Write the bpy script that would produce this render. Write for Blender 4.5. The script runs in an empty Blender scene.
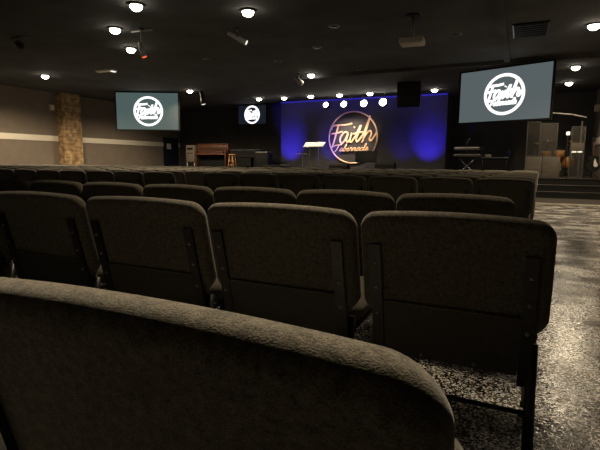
import bpy, bmesh, math, random
from mathutils import Vector, Matrix
random.seed(7)
S = bpy.context.scene
COL = S.collection
PI = math.pi
R = math.radians
CEIL = 3.7
STAGE = 0.57

# ------------------------------------------------------------------ materials
def nodes(name):
    m = bpy.data.materials.new(name); m.use_nodes = True
    nt = m.node_tree
    return m, nt, nt.nodes['Principled BSDF']

def setin(b, key, v):
    if key in b.inputs: b.inputs[key].default_value = v

def plain(name, col, rough=.5, metal=0., noise=0., scale=8., bump=0., spec=.5):
    m, nt, b = nodes(name)
    b.inputs['Base Color'].default_value = (*col, 1)
    b.inputs['Roughness'].default_value = rough
    b.inputs['Metallic'].default_value = metal
    setin(b, 'Specular IOR Level', spec)
    if noise or bump:
        tc = nt.nodes.new('ShaderNodeTexCoord')
        n = nt.nodes.new('ShaderNodeTexNoise'); n.inputs['Scale'].default_value = scale
        n.inputs['Detail'].default_value = 4
        nt.links.new(tc.outputs['Object'], n.inputs['Vector'])
        if noise:
            cr = nt.nodes.new('ShaderNodeValToRGB')
            cr.color_ramp.elements[0].position = .3; cr.color_ramp.elements[1].position = .7
            cr.color_ramp.elements[0].color = (*[c*(1-noise) for c in col], 1)
            cr.color_ramp.elements[1].color = (*[min(1, c*(1+noise)) for c in col], 1)
            nt.links.new(n.outputs['Fac'], cr.inputs['Fac'])
            nt.links.new(cr.outputs['Color'], b.inputs['Base Color'])
        if bump:
            bp = nt.nodes.new('ShaderNodeBump'); bp.inputs['Strength'].default_value = bump
            bp.inputs['Distance'].default_value = .01
            nt.links.new(n.outputs['Fac'], bp.inputs['Height'])
            nt.links.new(bp.outputs['Normal'], b.inputs['Normal'])
    return m

def emit(name, col, strength):
    m, nt, b = nodes(name)
    b.inputs['Base Color'].default_value = (.02, .02, .02, 1)
    b.inputs['Emission Color'].default_value = (*col, 1)
    b.inputs['Emission Strength'].default_value = strength
    b.inputs['Roughness'].default_value = .6
    return m

def fabric_mat():
    m, nt, b = nodes('charcoal_tweed')
    tc = nt.nodes.new('ShaderNodeTexCoord')
    fine = nt.nodes.new('ShaderNodeTexNoise'); fine.inputs['Scale'].default_value = 420; fine.inputs['Detail'].default_value = 3
    mp = nt.nodes.new('ShaderNodeMapping'); mp.inputs['Scale'].default_value = (1, 1, 1.6)
    mp.inputs['Rotation'].default_value = (0, .5, 0)
    nt.links.new(tc.outputs['Object'], mp.inputs['Vector'])
    nt.links.new(mp.outputs['Vector'], fine.inputs['Vector'])
    mid = nt.nodes.new('ShaderNodeTexNoise'); mid.inputs['Scale'].default_value = 90; mid.inputs['Detail'].default_value = 4
    nt.links.new(tc.outputs['Object'], mid.inputs['Vector'])
    mix = nt.nodes.new('ShaderNodeMath'); mix.operation = 'MULTIPLY_ADD'
    mix.inputs[1].default_value = .6
    nt.links.new(fine.outputs['Fac'], mix.inputs[0])
    s2 = nt.nodes.new('ShaderNodeMath'); s2.operation = 'MULTIPLY'; s2.inputs[1].default_value = .4
    nt.links.new(mid.outputs['Fac'], s2.inputs[0]); nt.links.new(s2.outputs[0], mix.inputs[2])
    cr = nt.nodes.new('ShaderNodeValToRGB')
    e = cr.color_ramp.elements
    e[0].position = .36; e[0].color = (.040, .037, .030, 1)
    e[1].position = .64; e[1].color = (.19, .172, .135, 1)
    nt.links.new(mix.outputs[0], cr.inputs['Fac'])
    nt.links.new(cr.outputs['Color'], b.inputs['Base Color'])
    b.inputs['Roughness'].default_value = .95
    setin(b, 'Specular IOR Level', .1)
    setin(b, 'Sheen Weight', .25); setin(b, 'Sheen Roughness', .5)
    bp = nt.nodes.new('ShaderNodeBump'); bp.inputs['Strength'].default_value = .35; bp.inputs['Distance'].default_value = .004
    nt.links.new(mix.outputs[0], bp.inputs['Height'])
    nt.links.new(bp.outputs['Normal'], b.inputs['Normal'])
    return m

def floor_mat():
    m, nt, b = nodes('speckled_epoxy')
    tc = nt.nodes.new('ShaderNodeTexCoord')
    v = nt.nodes.new('ShaderNodeTexVoronoi'); v.inputs['Scale'].default_value = 128
    nt.links.new(tc.outputs['Object'], v.inputs['Vector'])
    bw = nt.nodes.new('ShaderNodeSeparateColor'); nt.links.new(v.outputs['Color'], bw.inputs[0])
    cr = nt.nodes.new('ShaderNodeValToRGB'); cr.color_ramp.interpolation = 'CONSTANT'
    e = cr.color_ramp.elements
    e[0].position = 0; e[0].color = (.013, .012, .010, 1)
    e[1].position = .45; (.050, .043, .031, 1)
    x = e.new(.72); x.color = (.15, .130, .093, 1)
    x = e.new(.905); x.color = (.68, .60, .43, 1)
    nt.links.new(bw.outputs[0], cr.inputs['Fac'])
    big = nt.nodes.new('ShaderNodeTexNoise'); big.inputs['Scale'].default_value = 2.3; big.inputs['Detail'].default_value = 6
    nt.links.new(tc.outputs['Object'], big.inputs['Vector'])
    mr = nt.nodes.new('ShaderNodeMapRange'); mr.inputs[1].default_value = .40; mr.inputs[2].default_value = .60
    mr.inputs[3].default_value = .28; mr.inputs[4].default_value = 1.05
    nt.links.new(big.outputs['Fac'], mr.inputs[0])
    mx = nt.nodes.new('ShaderNodeVectorMath'); mx.operation = 'SCALE'
    nt.links.new(cr.outputs['Color'], mx.inputs[0]); nt.links.new(mr.outputs[0], mx.inputs['Scale'])
    nt.links.new(mx.outputs[0], b.inputs['Base Color'])
    mr2 = nt.nodes.new('ShaderNodeMapRange'); mr2.inputs[1].default_value = .3; mr2.inputs[2].default_value = .7
    mr2.inputs[3].default_value = .12; mr2.inputs[4].default_value = .36
    nt.links.new(big.outputs['Fac'], mr2.inputs[0]); nt.links.new(mr2.outputs[0], b.inputs['Roughness'])
    bp = nt.nodes.new('ShaderNodeBump'); bp.inputs['Strength'].default_value = .45; bp.inputs['Distance'].default_value = .004
    nt.links.new(big.outputs['Fac'], bp.inputs['Height'])
    sub = nt.nodes.new('ShaderNodeVectorMath'); sub.operation = 'SUBTRACT'; sub.inputs[1].default_value = (.5, .5, .5)
    nt.links.new(v.outputs['Color'], sub.inputs[0])
    sc = nt.nodes.new('ShaderNodeVectorMath'); sc.operation = 'MULTIPLY'; sc.inputs[1].default_value = (.09, .09, 0)
    nt.links.new(sub.outputs[0], sc.inputs[0])
    ad2 = nt.nodes.new('ShaderNodeVectorMath'); ad2.operation = 'ADD'
    nt.links.new(bp.outputs['Normal'], ad2.inputs[0]); nt.links.new(sc.outputs[0], ad2.inputs[1])
    nm = nt.nodes.new('ShaderNodeVectorMath'); nm.operation = 'NORMALIZE'
    nt.links.new(ad2.outputs[0], nm.inputs[0]); nt.links.new(nm.outputs[0], b.inputs['Normal'])
    return m

def brick_mat():
    m, nt, b = nodes('tan_brick')
    tc = nt.nodes.new('ShaderNodeTexCoord')
    sp = nt.nodes.new('ShaderNodeSeparateXYZ'); nt.links.new(tc.outputs['Object'], sp.inputs[0])
    ad = nt.nodes.new('ShaderNodeMath'); ad.operation = 'ADD'
    nt.links.new(sp.outputs['X'], ad.inputs[0]); nt.links.new(sp.outputs['Y'], ad.inputs[1])
    cb = nt.nodes.new('ShaderNodeCombineXYZ')
    nt.links.new(ad.outputs[0], cb.inputs['X']); nt.links.new(sp.outputs['Z'], cb.inputs['Y'])
    br = nt.nodes.new('ShaderNodeTexBrick')
    br.inputs['Scale'].default_value = 1; br.inputs['Brick Width'].default_value = .3; br.inputs['Row Height'].default_value = .14
    br.inputs['Mortar Size'].default_value = .012
    br.inputs['Color1'].default_value = (.60, .41, .21, 1); br.inputs['Color2'].default_value = (.44, .27, .13, 1)
    br.inputs['Mortar'].default_value = (.36, .27, .16, 1)
    nt.links.new(cb.outputs[0], br.inputs['Vector'])
    n = nt.nodes.new('ShaderNodeTexNoise'); n.inputs['Scale'].default_value = 5
    nt.links.new(tc.outputs['Object'], n.inputs['Vector'])
    mr = nt.nodes.new('ShaderNodeMapRange'); mr.inputs[1].default_value = .35; mr.inputs[2].default_value = .65
    mr.inputs[3].default_value = .5; mr.inputs[4].default_value = 1.2
    nt.links.new(n.outputs['Fac'], mr.inputs[0])
    mx = nt.nodes.new('ShaderNodeVectorMath'); mx.operation = 'SCALE'
    nt.links.new(br.outputs['Color'], mx.inputs[0]); nt.links.new(mr.outputs[0], mx.inputs['Scale'])
    nt.links.new(mx.outputs[0], b.inputs['Base Color'])
    b.inputs['Roughness'].default_value = .9
    bp = nt.nodes.new('ShaderNodeBump'); bp.inputs['Strength'].default_value = .6; bp.inputs['Distance'].default_value = .02
    nt.links.new(br.outputs['Fac'], bp.inputs['Height']); bp.invert = True
    nt.links.new(bp.outputs['Normal'], b.inputs['Normal'])
    return m

def wood_mat(name, c1, c2, scale=3., rough=.45):
    m, nt, b = nodes(name)
    tc = nt.nodes.new('ShaderNodeTexCoord')
    mp = nt.nodes.new('ShaderNodeMapping'); mp.inputs['Scale'].default_value = (1, 6, 6)
    nt.links.new(tc.outputs['Object'], mp.inputs['Vector'])
    n = nt.nodes.new('ShaderNodeTexNoise'); n.inputs['Scale'].default_value = scale; n.inputs['Detail'].default_value = 6
    nt.links.new(mp.outputs['Vector'], n.inputs['Vector'])
    cr = nt.nodes.new('ShaderNodeValToRGB')
    cr.color_ramp.elements[0].position = .35; cr.color_ramp.elements[1].position = .65
    cr.color_ramp.elements[0].color = (*c1, 1); cr.color_ramp.elements[1].color = (*c2, 1)
    nt.links.new(n.outputs['Fac'], cr.inputs['Fac']); nt.links.new(cr.outputs['Color'], b.inputs['Base Color'])
    b.inputs['Roughness'].default_value = rough
    return m

def glass_mat():
    m = bpy.data.materials.new('clear_acrylic'); m.use_nodes = True
    nt = m.node_tree; nt.nodes.clear()
    o = nt.nodes.new('ShaderNodeOutputMaterial')
    t = nt.nodes.new('ShaderNodeBsdfTransparent'); t.inputs[0].default_value = (.86, .86, .84, 1)
    g = nt.nodes.new('ShaderNodeBsdfGlossy'); g.inputs['Roughness'].default_value = .06
    d = nt.nodes.new('ShaderNodeBsdfDiffuse'); d.inputs[0].default_value = (.55, .52, .48, 1)
    f = nt.nodes.new('ShaderNodeFresnel'); f.inputs[0].default_value = 1.45
    mx = nt.nodes.new('ShaderNodeMixShader'); mx2 = nt.nodes.new('ShaderNodeMixShader'); mx2.inputs[0].default_value = .05
    nt.links.new(f.outputs[0], mx.inputs[0]); nt.links.new(t.outputs[0], mx.inputs[1]); nt.links.new(g.outputs[0], mx.inputs[2])
    nt.links.new(mx.outputs[0], mx2.inputs[1]); nt.links.new(d.outputs[0], mx2.inputs[2])
    nt.links.new(mx2.outputs[0], o.inputs[0])
    return m

M = dict(
    fabric=fabric_mat(), floor=floor_mat(), brick=brick_mat(), glass=glass_mat(),
    shell=plain('charcoal_panel', (.050, .046, .038), .7, noise=.2, scale=60, bump=.1),
    frame=plain('black_powder_coat', (.016, .015, .014), .38, spec=.5),
    bolt=plain('dull_steel', (.45, .43, .40), .35, .9),
    taupe=plain('taupe_paint', (.215, .178, .140), .85, noise=.08, scale=3),
    cream=plain('cream_trim', (.86, .80, .68), .6),
    ceil=plain('black_ceiling_paint', (.064, .066, .068), .95, noise=.25, scale=1.2, bump=.1),
    black=plain('black_wall_paint', (.062, .060, .058), .9, noise=.15, scale=2),
    stagegrey=plain('charcoal_stage_wall', (.050, .047, .052), .85, noise=.08, scale=2),
    carpet=plain('dark_brown_carpet', (.042, .036, .029), .95, noise=.4, scale=60, bump=.3),
    stepblack=plain('black_stage_carpet', (.011, .010, .009), .95, noise=.3, scale=60),
    nosing=plain('grey_nosing', (.075, .071, .064), .5),
    strip=plain('pale_metal_strip', (.62, .56, .46), .35, .4),
    blackmet=plain('satin_black_metal', (.018, .018, .019), .4, .3),
    blackplast=plain('black_plastic', (.008, .008, .0085), .6, spec=.2),
    chrome=plain('chrome', (.75, .75, .75), .18, 1.),
    silver=plain('silver_paint', (.30, .29, .265), .4, .3),
    white=plain('white_plastic', (.72, .70, .66), .5),
    paper=plain('white_paper', (.86, .83, .74), .7),
    navy=plain('navy_door_paint', (.012, .018, .038), .5),
    beige=plain('beige_plastic', (.50, .42, .32), .6),
    organ=wood_mat('red_brown_wood', (.095, .034, .016), (.155, .058, .028)),
    organdark=wood_mat('dark_brown_wood', (.045, .018, .010), (.08, .030, .016)),
    pine=wood_mat('orange_pine', (.42, .21, .085), (.58, .32, .14)),
    birch=wood_mat('grey_brown_panel', (.12, .102, .080), (.165, .142, .115)),
    drum=wood_mat('amber_drum_shell', (.40, .19, .06), (.52, .27, .09)),
    brass=plain('bronze_cymbal', (.55, .42, .2), .25, 1.),
    sign=plain('peach_sign_paint', (.98, .66, .42), .5),
    lamp=emit('lit_lamp', (1.0, .90, .74), 22),
    lampdim=emit('dim_lamp', (1.0, .92, .8), 1.2),
    stagelamp=emit('lit_stage_lens', (1.0, .93, .80), 16),
    ledblue=emit('blue_led', (.04, .03, 1.0), .35),
    scr_r=emit('grey_teal_screen', (.092, .114, .120), 1.0),
    scr_l=emit('teal_screen', (.068, .106, .102), 1.0),
    scr_tv=emit('navy_screen', (.005, .009, .017), 1.0),
    scr_logo=emit('white_screen_logo', (1, 1, 1), 1.3),
    blueshine=plain('grey_lid', (.09, .095, .105), .35),
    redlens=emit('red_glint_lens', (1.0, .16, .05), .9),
    whitelens=emit('pale_indicator', (1.0, .95, .85), 1.0),
    glintglow=emit('booth_glint', (1.0, .90, .70), 1.6),  # glow that imitates bright reflections inside the drum booth
)

# ------------------------------------------------------------------ mesh builder
class MB:
    def __init__(s): s.bm = bmesh.new(); s.mi = 0
    def _f(s, vs, smooth=False):
        try:
            f = s.bm.faces.new(vs); f.material_index = s.mi; f.smooth = smooth; return f
        except ValueError: return None
    def box(s, lo, hi, bevel=0, T=None):
        c = [(lo[i]+hi[i])/2 for i in range(3)]; h = [abs(hi[i]-lo[i])/2 for i in range(3)]
        before = set(s.bm.faces)
        vs = []
        for z in (-1, 1):
            for y in (-1, 1):
                for x in (-1, 1):
                    vs.append(s.bm.verts.new((c[0]+x*h[0], c[1]+y*h[1], c[2]+z*h[2])))
        for q in ((0,2,3,1),(4,5,7,6),(0,1,5,4),(2,6,7,3),(0,4,6,2),(1,3,7,5)): s._f([vs[i] for i in q])
        if bevel:
            es = list({e for f in set(s.bm.faces)-before for e in f.edges})
            r = bmesh.ops.bevel(s.bm, geom=es, offset=min(bevel, min(h)*.95), segments=3, affect='EDGES', profile=.5)
            for f in set(s.bm.faces)-before: f.smooth = True; f.material_index = s.mi
        if T is not None:
            vv = {v for f in set(s.bm.faces)-before for v in f.verts}
            bmesh.ops.transform(s.bm, matrix=T, verts=list(vv))
        return s
    def tube(s, pts, r, n=8, closed=False, flat=None, cap=True):
        """sweep a round section; flat=(normal, k) squashes it along a fixed normal."""
        P = [Vector(p) for p in pts]; rings = []
        N = len(P)
        up = Vector(flat[0]).normalized() if flat else None
        prev = None
        for i in range(N):
            if closed: t = P[(i+1) % N]-P[i-1]
            else: t = P[min(i+1, N-1)]-P[max(i-1, 0)]
            t.normalize()
            if flat: a = up.cross(t); a.normalize(); b = up
            else:
                ref = prev if prev is not None else (Vector((0,0,1)) if abs(t.z) < .9 else Vector((1,0,0)))
                a = ref - t*ref.dot(t); a.normalize(); prev = a; b = t.cross(a)
            rr = r[i] if isinstance(r, (list, tuple)) else r
            k = flat[1] if flat else 1
            rings.append([s.bm.verts.new(P[i]+a*rr*math.cos(2*PI*j/n)+b*rr*k*math.sin(2*PI*j/n)) for j in range(n)])
        for i in range(N if closed else N-1):
            A, B = rings[i], rings[(i+1) % N]
            for j in range(n): s._f([A[j], A[(j+1) % n], B[(j+1) % n], B[j]], True)
        if cap and not closed: s._f(rings[0][::-1]); s._f(rings[-1])
        return s
    def lathe(s, prof, n=24, T=None, cap=True):
        """prof: list of (radius, z)"""
        rings = []; new = []
        for (r, z) in prof:
            if r < 1e-6: v = [s.bm.verts.new((0, 0, z))]
            else: v = [s.bm.verts.new((r*math.cos(2*PI*j/n), r*math.sin(2*PI*j/n), z)) for j in range(n)]
            rings.append(v); new += v
        for A, B in zip(rings, rings[1:]):
            for j in range(n):
                k = (j+1) % n
                if len(A) == 1 and len(B) == 1: continue
                if len(A) == 1: s._f([A[0], B[k], B[j]], True)
                elif len(B) == 1: s._f([A[j], A[k], B[0]], True)
                else: s._f([A[j], A[k], B[k], B[j]], True)
        if cap:
            if len(rings[0]) > 1: s._f(rings[0][::-1])
            if len(rings[-1]) > 1: s._f(rings[-1])
        if T is not None: bmesh.ops.transform(s.bm, matrix=T, verts=new)
        return s
    def prism(s, poly, axis, a, b, T=None):
        """extrude a 2D polygon along axis ('x','y','z') from a to b"""
        def p(u, v, w): return {'x': (w, u, v), 'y': (u, w, v), 'z': (u, v, w)}[axis]
        A = [s.bm.verts.new(p(u, v, a)) for u, v in poly]; B = [s.bm.verts.new(p(u, v, b)) for u, v in poly]
        n = len(poly)
        s._f(A[::-1]); s._f(B)
        for i in range(n): s._f([A[i], A[(i+1) % n], B[(i+1) % n], B[i]])
        if T is not None: bmesh.ops.transform(s.bm, matrix=T, verts=A+B)
        return s
    def build(s, name, mat, parent=None, loc=None):
        bmesh.ops.recalc_face_normals(s.bm, faces=s.bm.faces[:])
        me = bpy.data.meshes.new(name); s.bm.to_mesh(me); s.bm.free()
        for m in (mat if isinstance(mat, (list, tuple)) else [mat]): me.materials.append(m)
        o = bpy.data.objects.new(name, me); COL.objects.link(o)
        if parent is not None: o.parent = parent
        if loc is not None: o.location = loc
        return o

def tag(o, label, cat, group=None):
    o['label'] = label; o['category'] = cat
    if group: o['group'] = group
    return o
def thing(name, label, cat, loc=(0,0,0), rz=0, group=None):
    o = bpy.data.objects.new(name, None); COL.objects.link(o)
    o.location = loc; o.rotation_euler = (0, 0, rz); o.empty_display_size = .1
    return tag(o, label, cat, group)
def struct(o): o['kind'] = 'structure'; return o
def copy_tree(o, parent=None):
    c = o.copy(); COL.objects.link(c)
    if parent is not None: c.parent = parent
    for ch in list(o.children): copy_tree(ch, c)
    return c
def dup(o, label, loc, rz=None):
    kids = list(o.children)
    c = o.copy(); COL.objects.link(c)
    for k in kids: copy_tree(k, c)
    c.location = loc
    if rz is not None: c.rotation_euler = (0, 0, rz)
    c['label'] = label; c.scale = (.985, 1, 1)
    return c
def catmull(pts, sub=6, closed=False):
    P = [Vector(p) for p in pts]; n = len(P); out = []
    rng = range(n) if closed else range(n-1)
    for i in rng:
        p0 = P[i-1] if (closed or i > 0) else P[0]; p1 = P[i]; p2 = P[(i+1) % n]
        p3 = P[(i+2) % n] if (closed or i+2 < n) else P[-1]
        for k in range(sub):
            t = k/sub
            out.append(.5*((2*p1)+(p2-p0)*t+(2*p0-5*p1+4*p2-p3)*t*t+(3*p1-p0-3*p2+p3)*t**3))
    if not closed: out.append(P[-1])
    return out
ORD = ['', 'first', 'second', 'third', 'fourth', 'fifth', 'sixth', 'seventh', 'eighth', 'ninth', 'tenth', 'eleventh', 'twelfth',
       'thirteenth', 'fourteenth', 'fifteenth', 'sixteenth', 'seventeenth', 'eighteenth', 'nineteenth', 'twentieth', 'twenty-first',
       'twenty-second', 'twenty-third', 'twenty-fourth', 'twenty-fifth']

# ------------------------------------------------------------------ room shell
LW, RW, BW, FW = -17.2, 2.35, 20.8, -3.0
struct(MB().box((LW-.2, FW, -.1), (RW+.2, BW+.2, 0)).build('floor', M['floor']))
struct(MB().box((LW-.2, FW, CEIL), (RW+.2, BW+.2, CEIL+.15)).build('ceiling', M['ceil']))
struct(MB().box((LW-.2, FW, 0), (LW, 20.75, CEIL)).build('wall_left', M['taupe']))
struct(MB().box((RW, FW, 0), (RW+.2, BW+.2, CEIL)).build('wall_right', M['taupe']))
struct(MB().box((LW-.2, BW, 0), (RW+.2, BW+.2, CEIL)).build('wall_back', M['black']))
struct(MB().box((LW-.2, FW-.2, 0), (RW+.2, FW, CEIL)).build('wall_rear', M['taupe']))
# the projecting wall that carries the big sign
struct(MB().box((-10.12, 19.3, 0), (-2.78, BW, CEIL)).build('wall_stage', M['stagegrey']))
# pale bands on both side walls
struct(MB().box((LW, 6, 1.76), (LW+.03, 13.2, 1.985), .006).build('trim_1', M['cream']))
struct(MB().box((LW, 14.08, 1.76), (LW+.03, 19.42, 1.985), .006).build('trim_2', M['cream']))
struct(MB().box((LW, 20.52, 1.76), (LW+.03, 20.75, 1.985), .006).build('trim_3', M['cream']))
struct(MB().box((RW-.03, 14, 1.68), (RW, BW, 1.93), .006).build('trim_4', M['cream']))
# ceiling battens and carpet edge
struct(MB().box((-.60, 4.5, CEIL-.07), (-.46, 13.76, CEIL)).build('trim_5', M['ceil']))
struct(MB().box((-6.5, 13.76, CEIL-.10), (RW, 13.92, CEIL)).build('trim_6', M['ceil']))
struct(MB().box((LW+.01, 13.36, 0), (RW-.01, 15.4, .012)).build('floor_carpet', M['carpet']))
struct(MB().box((LW+.01, 13.28, 0), (RW-.01, 13.36, .016)).build('trim_7', M['strip']))

# door in the left wall
d = struct(MB().box((LW-.02, 19.46, 0), (LW+.045, 20.48, 2.16), .008).build('door_1', M['navy']))
MB().tube([(LW+.05, 20.36, 1.0), (LW+.11, 20.36, 1.0), (LW+.11, 20.22, 1.0)], .012).build('door_handle', M['chrome'], d)
f = MB()
f.box((LW, 19.40, 0), (LW+.06, 19.46, 2.24)).box((LW, 20.48, 0), (LW+.06, 20.54, 2.24)).box((LW, 19.40, 2.16), (LW+.06, 20.54, 2.24))
f.build('door_frame', M['navy'], d)
tag(MB().box((LW+.046, 19.62, 1.64), (LW+.052, 19.96, 1.93)).build('notice_sheet', M['paper']),
    'white notice sheet taped to the dark navy door', 'notice')

tag(MB().box((LW, 13.2, 0), (LW+.36, 14.08, CEIL), .01).build('brick_column', M['brick']),
    'tan brick column standing against the taupe left wall', 'column')

def wall_box(loc, rz, label):
    t = thing('wall_speaker', label, 'speaker', loc, rz)
    MB().prism([(-.09, -.12), (.09, -.12), (.11, .12), (-.11, .12)], 'y', 0, .13).build('cabinet', M['beige'], t)
    MB().box((-.075, .13, -.09), (.075, .138, .09), .004).build('grille', M['cream'], t)
wall_box((LW, 12.93, 3.08), -PI/2, 'small beige box high on left wall beside the brick column')
wall_box((RW, 19.9, 2.98), PI/2, 'small pale box high on right wall above the cream band')

# ------------------------------------------------------------------ stage
st = thing('stage', 'low black carpeted stage with front steps across the hall end', 'stage')
MB().box((LW+.05, 16.1, 0), (RW-.01, 19.29, STAGE)).box((LW+.05, 19.29, 0), (-10.13, BW-.01, STAGE)).box((-2.77, 19.29, 0), (RW-.01, BW-.01, STAGE)).build('platform', M['stepblack'], st)
for i, (y0, z) in enumerate(((15.5, .19), (15.8, .38))):
    s_ = MB().box((LW+.05, y0, 0), (RW-.01, 16.1, z)).build('step', M['stepblack'], st)
    MB().box((LW+.06, y0-.012, z-.012), (RW-.02, y0+.03, z+.006), .004).build('nosing', M['nosing'], s_)
MB().box((LW+.06, 16.085, STAGE-.015), (RW-.02, 16.099, STAGE), .002).build('nosing', M['organdark'], st)

# ------------------------------------------------------------------ chairs
def hw(z):
    """half width of the upholstered back at height z"""
    if z > .53: return .290
    if z > .43:
        t = (.53-z)/.10; t = t*t*(3-2*t); return .290-.058*t
    return .232
def backy(z): return -.175-.24*(z-.38)
BZ0, BZ1, BR = .345, .852, .055
def back_outline():
    right = []
    CB = .05
    zs = [BZ0+CB+(BZ1-BR-BZ0-CB)*i/22 for i in range(23)]
    right += [(.04, BZ0), (.12, BZ0)]
    right += [(hw(BZ0)-CB+CB*math.sin(PI/2*k/7), BZ0+CB-CB*math.cos(PI/2*k/7)) for k in range(7)]
    for z in zs: right.append((hw(z), z))
    for k in range(1, 13):
        a = PI/2*k/12
        right.append((.290-BR+BR*math.cos(a), BZ1-BR+BR*math.sin(a)))
    top = [(x, BZ1) for x in (.19, .12, .06)]
    pts = right+top
    full = pts+[(0, BZ1+.0)]+[(-x, z) for x, z in reversed(pts)]
    # a gentle crown along the top edge
    return [(x, z-(.014*(abs(x)/.29)**2.2 if z > .7 else 0)) for x, z in full]
def pillow_mesh(mb, outline, r, mapf, bulge=.012, segs=10, inset2=.06):
    n = len(outline); P = [Vector((x, z)) for x, z in outline]
    nor = []
    for i in range(n):
        t = P[(i+1) % n]-P[i-1]; t.normalize(); nor.append(Vector((-t.y, t.x)))   # inward for CCW
    rings = []
    prof = [(r*(1-math.cos(a)), r*math.sin(a)) for a in [(-PI/2+PI*k/segs) for k in range(segs+1)]]
    for ins, dep in prof:
        ring = []
        for p, q in zip(P, nor):
            w = p+q*ins
            ring.append(mb.bm.verts.new(mapf(w.x, w.y, dep)))
        rings.append(ring)
    for A, B in zip(rings, rings[1:]):
        for j in range(n): mb._f([A[j], A[(j+1) % n], B[(j+1) % n], B[j]], True)
    zc = sum(p.y for p in P)/n
    for ring, (ins, dep), flip in ((rings[0], prof[0], True), (rings[-1], prof[-1], False)):
        base = [p+q*ins for p, q in zip(P, nor)]
        prev = ring; dd = 1 if dep > 0 else -1
        for k, ex in ((.93, bulge*.28), (.84, bulge*.55), (.66, bulge*.85), (.33, bulge)):
            nr = [mb.bm.verts.new(mapf(w.x*k, zc+(w.y-zc)*k, dep+dd*ex)) for w in base]
            for j in range(n): mb._f([prev[j], prev[(j+1) % n], nr[(j+1) % n], nr[j]], True)
            prev = nr
        c = mb.bm.verts.new(mapf(0, zc, dep+dd*bulge))
        for j in range(n): mb._f([prev[j], prev[(j+1) % n], c], True)
    return mb
BT = .036
def map_back(x, z, d): return (x, backy(z)+d, z)
OUT = back_outline()
def back_mb(segs=10):
    return pillow_mesh(MB(), OUT, BT, map_back, bulge=0, segs=segs)
def seat_mb():
    mb = MB()
    ol = []
    hwid, y0, y1, c = .268, -.16, .30, .07
    for cx, cy, a0 in ((hwid-c, y0+c, -PI/2), (hwid-c, y1-c, 0), (-hwid+c, y1-c, PI/2), (-hwid+c, y0+c, PI)):
        for k in range(7):
            a = a0+PI/2*k/6; ol.append((cx+c*math.cos(a), cy+c*math.sin(a)))
    return pillow_mesh(mb, ol, .04, lambda x, y, d: (x, y, .435+d+.02*(y-.1)), bulge=.014, segs=8, inset2=.09)
def on_rear(x, z, off): return (x, backy(z)-BT-.006-off, z)
def rail_mb(s):
    mb = MB()
    zs = [.30, .38, .5, .62, .735]
    for a, b in zip(zs, zs[1:]):
        A = [on_rear(s*.232+dx, z, o) for z in (a, b) for dx in (-.019, .019) for o in (-.012, .006)]
        v = [mb.bm.verts.new(p) for p in A]
        for q in ((0,1,3,2),(4,6,7,5),(0,4,5,1),(2,3,7,6),(0,2,6,4),(1,5,7,3)): mb._f([v[i] for i in q])
    return mb
def panel_mb():
    mb = MB(); z0, z1 = .335, .535
    A = [on_rear(sx*.212, z, o) for z in (z0, z1) for sx in (-1, 1) for o in (-.02, .002)]
    v = [mb.bm.verts.new(p) for p in A]
    for q in ((0,1,3,2),(4,6,7,5),(0,4,5,1),(2,3,7,6),(0,2,6,4),(1,5,7,3)): mb._f([v[i] for i in q])
    return mb
def rear_leg_path(s): return [(s*.250, -.185, .44), (s*.252, -.215, .30), (s*.258, -.255, .012)]
def front_leg_path(s): return [(s*.245, .25, .39), (s*.25, .262, .20), (s*.255, .275, .012)]
def bolt_mb(x, z):
    p = Vector(on_rear(x, z, .006))
    return MB().lathe([(.0065, 0), (.0065, .002), (.004, .0045), (0, .005)], 10, Matrix.Translation(p) @ Matrix.Rotation(PI/2, 4, 'X'))
GRP = 'charcoal fabric church chairs in rows'

def make_chair(level):
    t = thing('church_chair', 'x', 'chair', group=GRP)
    back_mb(12 if level == 2 else 8).build('backrest', M['fabric'], t)
    seat_mb().build('seat', M['fabric'], t)
    if level == 0:
        mb = MB()
        for s in (-1, 1): mb.tube(rear_leg_path(s), .016, 6); mb.tube(front_leg_path(s), .012, 6)
        mb.build('frame', M['frame'], t)
        return t
    pn = panel_mb().build('back_panel', M['shell'], t)
    for s in (-1, 1):
        rl = rail_mb(s).build('back_rail', M['frame'], t)
        if level == 2:
            for z in (.672, .585, .49): bolt_mb(s*.232, z).build('bolt', M['bolt'], rl)
        lg = MB().tube(rear_leg_path(s), .017, 10).build('leg', M['frame'], t)
        lf = MB().tube(front_leg_path(s), .0135, 10).build('leg', M['frame'], t)
        if level == 2:
            for q, L in ((rear_leg_path(s)[-1], lg), (front_leg_path(s)[-1], lf)):
                MB().lathe([(.017, 0), (.018, .02), (.014, .03)], 10, Matrix.Translation((q[0], q[1], 0))).build('foot_cap', M['blackplast'], L)
    if level == 2:
        MB().tube([on_rear(x, .537, .002) for x in (-.213, -.1, 0, .1, .213)], .0035, 6).build('piping', M['fabric'], pn)
        for x in (-.085, .085): bolt_mb(x, .352).build('bolt', M['bolt'], pn)
    fr = MB()
    for s in (-1, 1):
        fr.tube([(s*.248, -.20, .385), (s*.246, .25, .385)], .011, 8)
        fr.tube([(s*.2545, -.23, .20), (s*.251, .263, .19)], .008, 8)
    fr.tube([(-.246, .24, .385), (.246, .24, .385)], .011, 8)
    fr.build('seat_frame', M['frame'], t)
    MB().tube([(-.255, -.225, .225), (.255, -.225, .225)], .0085, 8).build('stretcher', M['blackmet'], t)
    return t

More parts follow.
